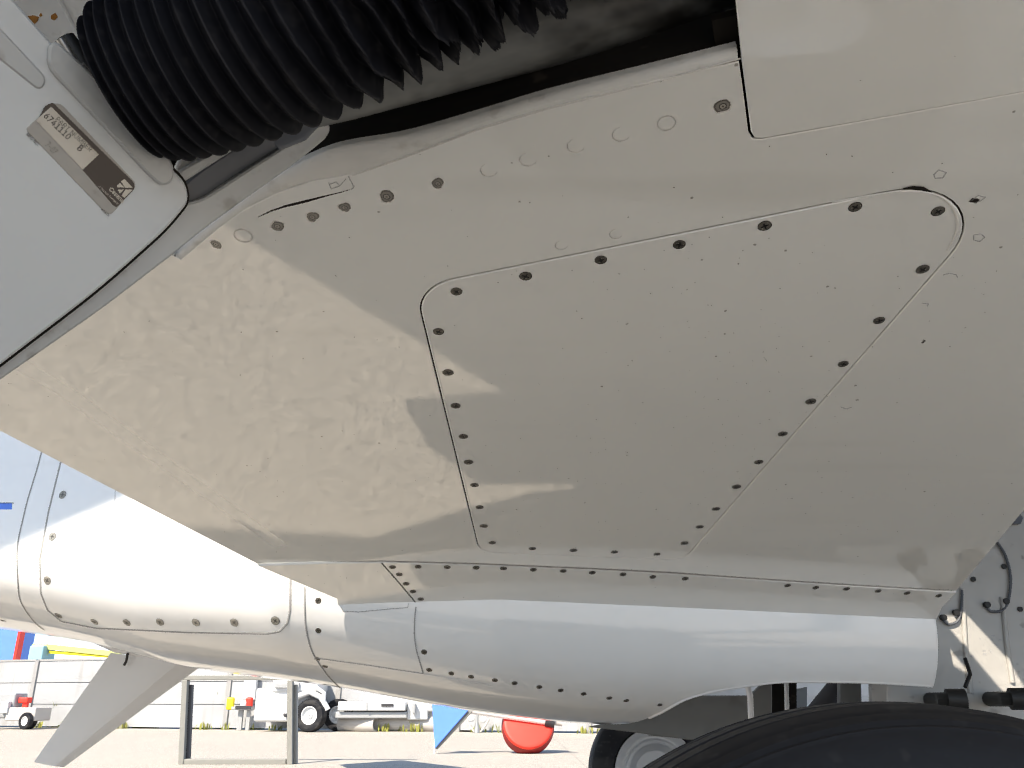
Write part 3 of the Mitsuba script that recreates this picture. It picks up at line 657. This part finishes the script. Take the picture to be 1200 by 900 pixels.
add('bellows', grid(P, True), 'rubber_fabric', True, J, color=COL.reshape(-1, 3))
# actuator tube above the slot, and its dark companion
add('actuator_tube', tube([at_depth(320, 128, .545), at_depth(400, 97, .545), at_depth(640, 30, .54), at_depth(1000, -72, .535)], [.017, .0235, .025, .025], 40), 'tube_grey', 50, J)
add('actuator_conduit', tube([at_depth(350, 150, .68), at_depth(640, 72, .665), at_depth(1000, -35, .655)], .012, 24), 'bay_dark', 50, J)
add('tube_end_fitting', tube([at_depth(318, 158, .50), at_depth(345, 143, .50), at_depth(362, 134, .505)], [.010, .012, .009], 20), 'bracket_grey', 40, J)

# ---- wheels
def wheel(cx, cy, R=.33, wd=.165, tag='main_wheel'):
    k = f'{J}__{tag}'; i = 0
    while any(q == k or q.startswith(k + '__') for q in scene): i += 1; k = f'{J}__{tag}_{i:03d}'
    h = wd / 2
    half = [(.205, -.045), (.215, -.066), (.235, -.077), (.262, -.0815), (.285, -.0805), (.303, -.0765), (.3120, -.0715), (.3150, -.0705), (.3160, -.0680), (.3152, -.0670), (.3195, -.0650), (.3222, -.0600), (.3232, -.0570), (.3220, -.0555), (.3250, -.0520), (.3270, -.044),
            (.3285, -.040), (.3255, -.0385), (.3255, -.0345), (.3285, -.033), (.3297, -.018), (.3265, -.0165), (.3265, -.012), (.330, -.0105), (.330, 0)]
    pf = [(r * R / .33, z * wd / .165) for r, z in half + [(r, -z) for r, z in half[-2::-1]]]
    tyre = lathe(pf, [cx, cy, R], [0, 1, 0], 200)
    scene[k + '__tyre'] = mikit.ply(tyre, 'tyre_rubber', smooth=32)
    rimp = [(.03, -.05), (.05, -.055), (.055, -.035), (.10, -.03), (.125, -.045), (.135, -.062), (.150, -.064), (.158, -.050), (.172, -.048), (.190, -.056), (.205, -.058), (.206, -.045), (.206, .05), (.19, .05), (.05, .045), (.03, .045)]
    scene[k + '__rim'] = mikit.ply(lathe([(r * R / .33, z) for r, z in rimp], [cx, cy, R], [0, 1, 0], 96), 'rim_metal', smooth=35)
    scene[k + '__hub'] = mikit.ply(tube([[cx, cy - .075, R], [cx, cy + .06, R]], .045, 32), 'bracket_grey', smooth=35)
    return k
wheel(.262, .652); wheel(.712, 4.66)
# legs (mostly out of the picture) carry the wheels
for (cx, y0, y1, top) in ((.262, .80, .80, .97), (.712, 4.75, 4.8, .96)):
    if y0 < 2:
        pts = [[cx, .70, .33], [cx, .455, .33], [cx + .2, .44, .36], [1.05, .44, .60]]
        add('gear_leg', cat([tube(pts, [.03, .03, .04, .045], 24), tube([[1.05, .44, .58], [1.07, .44, .9], [1.07, .44, 1.02]], .05, 24)]), 'flange_paint', 40, J)
    else:
        pts = [[cx, 4.66, .33], [cx, 4.85, .33], [cx + .2, 4.86, .37], [1.25, 4.86, .60]]
        add('gear_leg', cat([tube(pts, [.03, .03, .04, .045], 24), tube([[1.25, 4.86, .58], [1.27, 4.86, .9], [1.27, 4.86, 1.08]], .05, 24)]), 'flange_paint', 40, J)

# ---- wheel well seen past the fairing's front end
BW = Plane(at_y(1150, 700, 1.46), [0, -1, 0], [1, 0, 0])
add('wheel_well_wall', plate(BW, BW.poly([(1040, 560), (1420, 480), (1420, 900), (1040, 900)]), 0, .004, .001), 'bay_wall_paint', 30, J); BWK = J + '__wheel_well_wall'
add('wheel_well_roof', slab([(.62, 1.30), (1.9, 1.30), (1.9, 2.2), (.62, 2.2)], [1.14] * 4, .02, 0), 'well_grey', False, J)
add('wheel_well_end', boxm((1.86, .9, .63), (1.9, 2.2, 1.15)), 'well_grey', False, J)
for q in ([(1127, 690), (1131, 760), (1137, 812)], [(1174, 700), (1180, 760), (1186, 800)]):
    add('rib', tube([BW.hit(u, v) + np.array([0, -.001, 0]) for u, v in q], .0042, 12), 'bay_wall_paint', 40, BWK)
def hoop(px, r=.0022): add('wire_loop', tube([BW.hit(u, v) + np.array([0, -.004, 0]) for u, v in smooth_px(px, 24)], r, 8), 'bracket_grey', 40, BWK)
hoop([(1167, 636), (1178, 655), (1183, 680), (1180, 705), (1170, 717), (1160, 717), (1155, 708)]); hoop([(1126, 692), (1125, 715), (1120, 729), (1111, 732), (1103, 724)])
for p in ((1155, 709), (1177, 705), (1119, 718), (1104, 724)): add('wire_clip', tube([BW.hit(*p), BW.hit(*p) + np.array([0, -.008, 0])], .005, 12), 'black', 40, BWK)
for p in ((1140, 679), (1176, 664), (1195, 714)): add('hole_plug', tube([BW.hit(*p), BW.hit(*p) + np.array([0, -.003, 0])], .0042, 12), 'black', 40, BWK)
for p, r in (((1187, 608), .012),): add('bolt_head', tube([BW.hit(*p), BW.hit(*p) + np.array([0, -.010, 0])], r, 6), 'bracket_grey', False, BWK)
rg = np.random.default_rng(5)
add('dirt_chips', cat([trimesh.creation.box([.004 * rg.uniform(.5, 1.6), .0008, .003 * rg.uniform(.5, 1.4)]).apply_translation(BW.hit(1128 + 50 * rg.random(), 745 + 75 * rg.random())) for _ in range(12)]), 'joint_grey', False, BWK); labels[BWK + '__dirt_chips'] = {'kind': 'stuff'}
for (u, v) in ((1118, 820), (1192, 819)):
    c = at_y(u, v, 1.36); d = np.array([1.0, -.25, 0]) / 1.03
    add('pipe_fitting', cat([tube([c - d * .024, c - d * .010], .010, 6), tube([c - d * .010, c + d * .016], .0155, 20), tube([c, c + np.array([.01, .1, 0])], .011, 16)]), 'black', 35, J)
add('pipe_clip', cat([tube([at_y(1131, 805, 1.40), at_y(1137, 790, 1.41), at_y(1131, 772, 1.43)], .003, 8)]), 'black', 40, J)
# structure inside the well, below the fairing edge
def well(name, px, y, m, th=.02):
    pl_ = Plane(at_y(px[0][0], px[0][1], y), [0, -1, 0], [1, 0, 0]); add(name, plate(pl_, pl_.poly(px), 0, th, .002), m, 30, J)
well('keel_panel', [(690, 852), (735, 842), (786, 828), (812, 815), (880, 815), (905, 790), (905, 880), (830, 870), (740, 858)], 1.95, 'well_grey')
well('keel_rib', [(905, 780), (934, 780), (934, 880), (905, 880)], 2.0, 'bay_dark')
well('far_gear_door', [(770, 826), (802, 829), (900, 815), (946, 805), (946, 870), (830, 868), (760, 862)], 3.2, 'well_grey')
add('keel_tube', tube([at_y(874, 797, 1.7), at_y(879, 815, 1.7), at_y(882, 880, 1.7)], .0055, 14), 'white_rod', 40, J)
add('keel_tube', tube([at_y(921, 790, 1.7), at_y(922, 820, 1.7), at_y(923, 880, 1.7)], .0042, 14), 'bay_white', 40, J)
add('side_brace', tube([at_y(990, 795, 2.5), at_y(955, 838, 2.5), at_y(920, 880, 2.5)], .027, 20), 'frame_dark', 40, J)
well('brace_panel', [(984, 790), (1009, 790), (1012, 880), (984, 880)], 2.4, 'well_grey')
well('brace_panel', [(1021, 790), (1110, 790), (1110, 880), (1023, 880)], 2.3, 'bay_wall_paint')
# ---- blade antenna on the belly
YB = 2.35
def blade(u, v): return at_y(u, v, YB)
LE0, LE1, TE0_, TE1 = blade(238, 779), blade(75, 899), blade(130, 765), blade(40, 893)
rows = []
for t in np.linspace(0, 1, 12):
    le, te_ = LE0 + (LE1 - LE0) * t, TE0_ + (TE1 - TE0_) * t; c = te_ - le; k = .020 * (1 - .45 * t)
    rows.append([le, le + c * .22 + [0, -k, 0], le + c * .30 + [0, -k * 1.05, 0], le + c * .6 + [0, -k * .9, 0], te_ + [0, -.0015, 0], te_ + [0, .0015, 0], le + c * .6 + [0, k * .9, 0], le + c * .25 + [0, k, 0]])
rows = np.array(rows); tip = rows[-1].mean(0); rows = np.concatenate([rows, np.repeat(tip[None, None], 8, 1)])
bm = grid(rows, True); bm.fix_normals()
add('blade_antenna', bm, 'antenna_paint', 18, J)
foot = [blade(u, v) for u, v in ((101, 752), (140, 760), (200, 770), (240, 784))]
add('antenna_foot', tube([p + np.array([0, -.012, .014]) for p in foot], [.008, .026, .026, .010], 18), 'antenna_paint', 60, J)
add('antenna_clip', tube([blade(155, 766) + [0, -.028, 0], blade(153, 775) + [0, -.026, 0], blade(150, 780) + [0, -.024, 0]], .0035, 8), 'black', 40, J)
# engine pod, outside the picture: shades the upper fuselage side
pod = lathe([(.02, -1.6), (.34, -1.55), (.50, -1.0), (.52, 0), (.46, .9), (.33, 1.35), (.02, 1.4)], [-2.05, .585, 2.43], [1, 0, 0], 48)
add('engine_pod', pod, 'body_paint', 40, J)
add('engine_pylon', boxm((-2.9, .9, 2.2), (-1.0, 1.6, 2.32)), 'body_paint', False, J)
# nose gear leg so that the jet stands on three points (far ahead, out of the picture)

# ================================================================== things on the apron
# white tow bar propped on a red cover, blue pennant at its end
YT = 12.5
k = thing('tow_bar', 'white tow bar with dark sleeve and grey tip lying across the red cover', 'tow bar')
add('tube', tube([at_y(506, 824.5, YT), at_y(640, 844, YT)], .060, 20), 'white_rod', 40, k)
add('sleeve', tube([at_y(639, 844, YT), at_y(650, 845.6, YT)], .080, 20), 'vehicle_dark', 40, k)
add('tip', tube([at_y(649, 845.6, YT), at_y(659, 847, YT)], .045, 16), 'pipe_grey', 40, k)
p_ = at_y(511, 827, YT + .05); add('leg', tube([p_, p_ * [1, 1, 0]], .014, 12), 'white_rod', 40, k)
k = thing('fork_stand', 'small grey forked stand with two white ovals beneath the white tow bar', 'stand')
q_ = on_ground(559, 859); ys = q_[1]
add('stem', tube([at_y(560, 826, ys), at_y(559, 846, ys), at_y(559, 852, ys), q_], [.035, .03, .06, .075], 16), 'steel', 40, k)
add('prong', tube([at_y(573, 842, ys), at_y(569, 850, ys), at_y(563, 858, ys)], .022, 10), 'pipe_grey', 40, k)
add('prong', tube([at_y(546, 842, ys), at_y(550, 850, ys), at_y(556, 858, ys)], .022, 10), 'pipe_grey', 40, k)
for (u, v) in ((552, 842), (566.5, 843)):
    e = trimesh.creation.icosphere(2, 1.0); e.apply_scale([.085, .04, .07]); e.apply_translation(at_y(u, v, ys + .02)); add('oval_tab', e, 'vehicle_white', True, k)
k = thing('red_cover', 'bright red round padded cover on the apron under the white tow bar', 'cover')
c = at_y(619, 848.5, YT + .05); R_ = c[2] / 1.02; prf = [(.001, -.05), (R_ * .8, -.05), (R_ * .9, -.04), (R_ * .95, -.01), (R_, .10), (R_ * .96, .2), (.001, .2)]
ax = np.array([.05, -1, .42]); ax /= np.linalg.norm(ax)
sx = np.diag([1.06, 1, 1, 1.0]); 
cov = lathe([(r, -z) for r, z in prf[:4]], c, ax, 56); add('pad', cov, 'red', 30, k)
add('shaded_rim', lathe([(r, -z) for r, z in prf[3:]], c, ax, 56), 'dark_red', 30, k)  # rim side in darker red: its shade is put into the colour
e1 = np.array([1.0, 0, 0]); e2 = np.cross(ax, e1)
add('lettering_dashes', cat([bar(c + e1 * x + e2 * y + ax * .051, c + e1 * (x + .028) + e2 * y + ax * .051, .012, .05, up=tuple(e2)) for x, y in ((.02, .03), (.06, .025), (.10, .03), (.14, .02), (.18, .028), (.22, .022), (-.05, .055), (-.09, .05))]), 'dark_red', False, k)  # dark dashes standing for unreadable lettering on the cover
labels[k + '__lettering_dashes'] = {'kind': 'stuff'}
k = thing('blue_pennant', 'bright blue triangular pennant pointing down, left of the forked stand', 'pennant')
pp = Plane(at_y(507, 826, YT - .07), [-.3, -1, 0], [1, 0, 0])
add('cloth', plate(pp, pp.poly([(506, 822), (546, 830), (548, 833), (509.5, 877)]), 0, .02, .003), 'blue_cloth', 30, k)
pb = Plane(at_y(507, 826, YT - .03), [-.3, -1, 0], [1, 0, 0])
add('edge_strip', plate(pb, pb.poly([(546, 829), (553, 834), (512, 878), (508, 877)]), 0, .04, .003), 'frame_grey', 30, k)

# grey steel frame standing on the apron beyond the belly
k = thing('steel_frame', 'grey rectangular steel frame standing upright on the apron beyond the belly', 'frame')
g0, g1 = on_ground(206, 897), on_ground(346, 894); yb = (g0[1] + g1[1]) / 2; xl, xr = g0[0], g1[0]
g = .052
def fadd(n_, m_, *a):
    m_.apply_transform(np.array([[1, 0, -.085, 0], [0, 1, 0, 0], [0, 0, 1, 0], [0, 0, 0, 1.0]]));   # the frame leans a little aft
    add(n_, m_, *a)
def ztop(v): return at_y(280, v, yb)[2]
zt = ztop(797)
for x in (xl, xr):
    fadd('upright', rbox((x - g / 2 - .01, yb - .05, 0), (x + g / 2, yb + .05, zt), .006), 'frame_grey', 20, k)
    fadd('upright_flange', rbox((x + g / 2, yb + .02, .0), (x + g / 2 + .034, yb + .09, zt - .05), .006), 'frame_dark' if x == xl else 'frame_grey', 20, k)
fadd('bottom_rail', rbox((xl + g / 2 + .002, yb - .045, .0), (xr - g / 2 - .021, yb + .045, .055), .006), 'frame_grey', 20, k)
fadd('top_rail', rbox((xl - .03, yb - .045, zt), (xr + .9, yb + .045, zt + .05), .006), 'frame_grey', 20, k)

# ---- white panel wall along the far edge of the apron
wa, wb = on_ground(-260, 849.5), on_ground(760, 860); wd_ = (wb - wa); LW = np.linalg.norm(wd_); wd_ /= LW; wn = np.array([wd_[1], -wd_[0], 0])
if wn[1] > 0: wn = -wn
k = thing('panel_wall', 'long white panelled boundary wall with grey posts along the far side of the apron', 'wall')
step_, Hw = 3.1, 1.70
nw = int(LW / step_) + 4
for i in range(-3, nw):
    a = wa + wd_ * (i * step_); b = a + wd_ * (step_ - .06)
    for j, (z0, z1) in enumerate(((.04, .58), (.60, 1.13), (1.15, Hw))):
        mk = bar(a + [0, 0, (z0 + z1) / 2] + wd_ * .03, b + [0, 0, (z0 + z1) / 2], .06, z1 - z0)
        add('panel', mk, 'wall_paint', False, k)
    add('joint_backing', bar(a + [0, 0, .86] - wn * .02, b + [0, 0, .86] - wn * .02, .03, 1.6), 'wall_joint', False, k)
    add('post', bar(a + wn * .035, a + wn * .035 + [0, 0, Hw + .03], .12, .09, up=tuple(wn)), 'wall_joint', False, k)
    add('capping', bar(a + [0, 0, Hw + .03], b + [0, 0, Hw + .03], .1, .05), 'wall_joint', False, k)

# ---- weeds along the foot of the wall
rg = np.random.default_rng(11); V, Fc = [], []
def tuft(p, n, h):
    for _ in range(n):
        a = rg.uniform(0, 6.28); d = np.array([math.cos(a), math.sin(a), 0]); s = np.array([-d[1], d[0], 0]) * rg.uniform(.008, .022)
        b = p + np.array([rg.normal(0, .09), rg.normal(0, .05), 0]); L = h * rg.uniform(.4, 1.1); tip = b + d * L * rg.uniform(.1, .45) + [0, 0, L]; mid = (b + tip) / 2 + [0, 0, L * .12]
        i = len(V); V.extend([b - s, b + s, mid + s * 1.4, mid - s * 1.4, tip]); Fc.extend([[i, i + 1, i + 2], [i, i + 2, i + 3], [i + 3, i + 2, i + 4]])
for q in np.arange(0, LW, .16):
    if rg.random() < .34: tuft(wa + wd_ * q + wn * rg.uniform(.1, .45), int(rg.integers(4, 14)), .16 + .22 * rg.random() ** 2)
for u in (160, 172, 70, 225, 236, 262, 268, 300, 178, 65): 
    p = on_ground(u, 852 + u * .009); tuft(p, 40, rg.uniform(.4, .95))
scene['weeds'] = mikit.ply(trimesh.Trimesh(V, Fc, process=False), 'weed'); labels['weeds'] = {'kind': 'stuff', 'label': 'green and yellowish weeds growing along the foot of the white wall', 'category': 'weeds'}

# ---- wheel helper for vehicles
def veh_wheel(parent, c, R, w, axis, name='wheel'):
    kk = f'{parent}__{name}'; i = 0
    while any(q.startswith(kk + '__') for q in scene): i += 1; kk = f'{parent}__{name}_{i:03d}'
    scene[kk + '__tyre'] = mikit.ply(lathe([(R * .56, -w * .42), (R * .75, -w * .5), (R * .93, -w * .46), (R, -w * .3), (R, w * .3), (R * .93, w * .46), (R * .75, w * .5), (R * .56, w * .42)], c, axis, 48), 'tyre_rubber', smooth=40)
    scene[kk + '__rim'] = mikit.ply(lathe([(.01, -w * .30), (R * .16, -w * .34), (R * .2, -w * .18), (R * .42, -w * .15), (R * .5, -w * .40), (R * .585, -w * .40), (R * .585, w * .4), (.01, w * .35)], c, axis, 40), 'vehicle_white', smooth=35)
# white tow tractor with a long low frame
k = thing('tow_tractor', 'white aircraft tow tractor with large wheels and a long low white chassis beyond the frame', 'tractor')
w0 = on_ground(363, 858); Y0 = w0[1]; RW = .36
def tp(u, v, dy=0): return at_y(u, v, Y0 + dy)
veh_wheel(k, [w0[0], Y0, RW], RW, .26, [0.25, 1, 0])
veh_wheel(k, [tp(388, 840)[0], Y0 + .9, RW], RW, .26, [0.25, 1, 0])
def vbox(u0, v0, u1, v1, y0, y1, name, m, r=.03):
    a, b = tp(u0, v0, 0), tp(u1, v1, 0); return add(name, rbox((min(a[0], b[0]), Y0 + y0, min(a[2], b[2])), (max(a[0], b[0]), Y0 + y1, max(a[2], b[2])), r), m, 30, k)
body = vbox(298, 806, 346, 846, .15, 1.6, 'body', 'vehicle_white', .06)
vbox(318, 792, 372, 812, .1, 1.6, 'hood', 'vehicle_white', .08)
vbox(322, 800, 350, 806, .02, .12, 'grille', 'vehicle_grey', .01)
vbox(332, 836, 345, 840, .0, .16, 'bumper', 'vehicle_dark', .02)
a_, b_ = tp(340, 812), tp(386, 830)
add('mudguard', tube([tp(340, 828, -.02), tp(349, 816, -.02), tp(363, 811, -.02), tp(376, 817, -.02), tp(384, 832, -.02)], .07, 14), 'vehicle_white', 50, k)
add('lift_arm', tube([tp(371, 806, -.05), tp(380, 812, -.05), tp(379, 828, -.05), tp(374, 834, -.05)], .05, 14), 'vehicle_white', 50, k)
vbox(396, 822, 475, 833, .0, .8, 'chassis', 'vehicle_white', .03)
vbox(392, 834, 476, 842, .1, .7, 'chassis_underside', 'vehicle_grey', .03)
vbox(424, 815, 486, 823, .3, 1.1, 'deck', 'vehicle_white', .03)
vbox(447, 825, 461, 828, -.03, .02, 'vent', 'vehicle_dark', .005)
vbox(429, 823, 431, 832, -.02, .03, 'joint', 'vehicle_grey', .004)
vbox(476, 822, 500, 844, .2, .7, 'rear_frame', 'vehicle_white', .04)
vbox(483, 824, 486, 836, .0, .25, 'rear_post', 'vehicle_grey', .01)
vbox(496, 824, 530, 834, .2, .9, 'counterweight', 'vehicle_white', .05)
# big pipes lying on the ground in front of the wall
for (u0, u1, lab) in ((398, 440, 'left grey pipe lying on the apron under the white chassis'), (441, 560, 'long grey pipe lying on the apron right of the shorter one')):
    a, b = on_ground(u0, 857), on_ground(u1, 857.5); r_ = .165
    m_ = lathe([(r_ * .82, 0), (r_, 0), (r_, np.linalg.norm(b - a)), (r_ * .82, np.linalg.norm(b - a)), (r_ * .82, 0)], a + [0, 0, r_], b - a, 32)
    kk = thing('ground_pipe', lab, 'pipe'); scene[kk] = mikit.ply(m_, 'pipe_grey', smooth=35)
# small cart with a yellow and a red bottle
k = thing('service_cart', 'small grey cart carrying a yellow and a red can beside the tow tractor', 'cart')
c0 = on_ground(283, 856); yq = c0[1]
def cp(u, v): return at_y(u, v, yq)
def cbox(u0, v0, u1, v1, dy0, dy1, name, m, r=.015):
    a, b = cp(u0, v0), cp(u1, v1); add(name, rbox((min(a[0], b[0]), yq + dy0, min(a[2], b[2])), (max(a[0], b[0]), yq + dy1, max(a[2], b[2])), r), m, 30, k)
cbox(274, 828, 294, 832, -.2, .3, 'tray', 'vehicle_grey'); cbox(280, 832, 283, 856, -.05, .05, 'leg', 'vehicle_grey', .01); cbox(290, 832, 292, 856, -.05, .05, 'leg', 'vehicle_grey', .01)
cbox(267, 817, 274, 832, -.1, .05, 'yellow_can', 'yellow', .05); cbox(283, 821, 290, 829, -.12, .05, 'white_can', 'vehicle_white', .05); cbox(289, 817, 296, 829, -.1, .05, 'red_can', 'red', .05)
cbox(279, 827, 297, 831, -.22, -.2, 'tray_lip', 'vehicle_dark', .004); cbox(283, 790, 295, 820, .25, .4, 'mast', 'vehicle_white', .02)
# generator trolley at the far left
k = thing('ground_trolley', 'small brown ground trolley with a red fitting at the foot of the wall, far left', 'trolley')
c0 = on_ground(30, 855); yq = c0[1]
cbox(8, 829, 40, 845, .0, .8, 'body', 'pipe_grey', .03); cbox(-30, 812, 11, 842, .1, .7, 'engine', 'vehicle_grey', .05); cbox(22, 820, 26, 829, .2, .3, 'red_post', 'red', .01); cbox(18, 817, 28, 824, .15, .4, 'red_fitting', 'red', .03); cbox(3, 822, 9, 836, -.05, .1, 'white_box', 'vehicle_white', .02)
veh_wheel(k, [cp(32, 843)[0], yq - .05, .2], .2, .12, [.4, 1, 0]); veh_wheel(k, [cp(24, 843)[0], yq + .5, .2], .2, .12, [.4, 1, 0]); veh_wheel(k, [cp(-15, 843)[0], yq - .05, .2], .2, .12, [.4, 1, 0])
# behind the wall: blue shed and lime access lift
k = thing('blue_shed', 'bright blue sheet-metal shed behind the white wall, far left', 'building')
yq = 34.0; a, b = at_y(-180, 768, yq), at_y(27, 715, yq)
add('wall', boxm((a[0], yq, 0), (b[0], yq + 1.2, b[2])), 'blue_sheet', False, k); add('corner_strip', boxm((b[0], yq - .05, 0), (b[0] + .09, yq + .3, b[2])), 'red', False, k)
k = thing('boom_lift', 'lime yellow boom lift with its boom level behind the white wall', 'lift')
yq = 29.0
def bp(u, v): return at_y(u, v, yq)
add('boom', bar(bp(56, 758), bp(142, 767), .18, .16), 'lime', False, k); add('boom_lower', bar(bp(58, 764), bp(128, 769), .1, .1), 'yellow', False, k)
add('turret', rbox((bp(40, 760)[0], yq - .3, 0), (bp(57, 760)[0], yq + .5, bp(40, 757)[2]), .05), 'cyan', 30, k)
add('cage', cat([bar(bp(38, 756), bp(56, 756), .05), bar(bp(38, 762), bp(56, 762), .05), bar(bp(40, 755), bp(40, 768), .05, up=(0, 1, 0)), bar(bp(55, 755), bp(55, 768), .05, up=(0, 1, 0))]), 'lime', False, k)
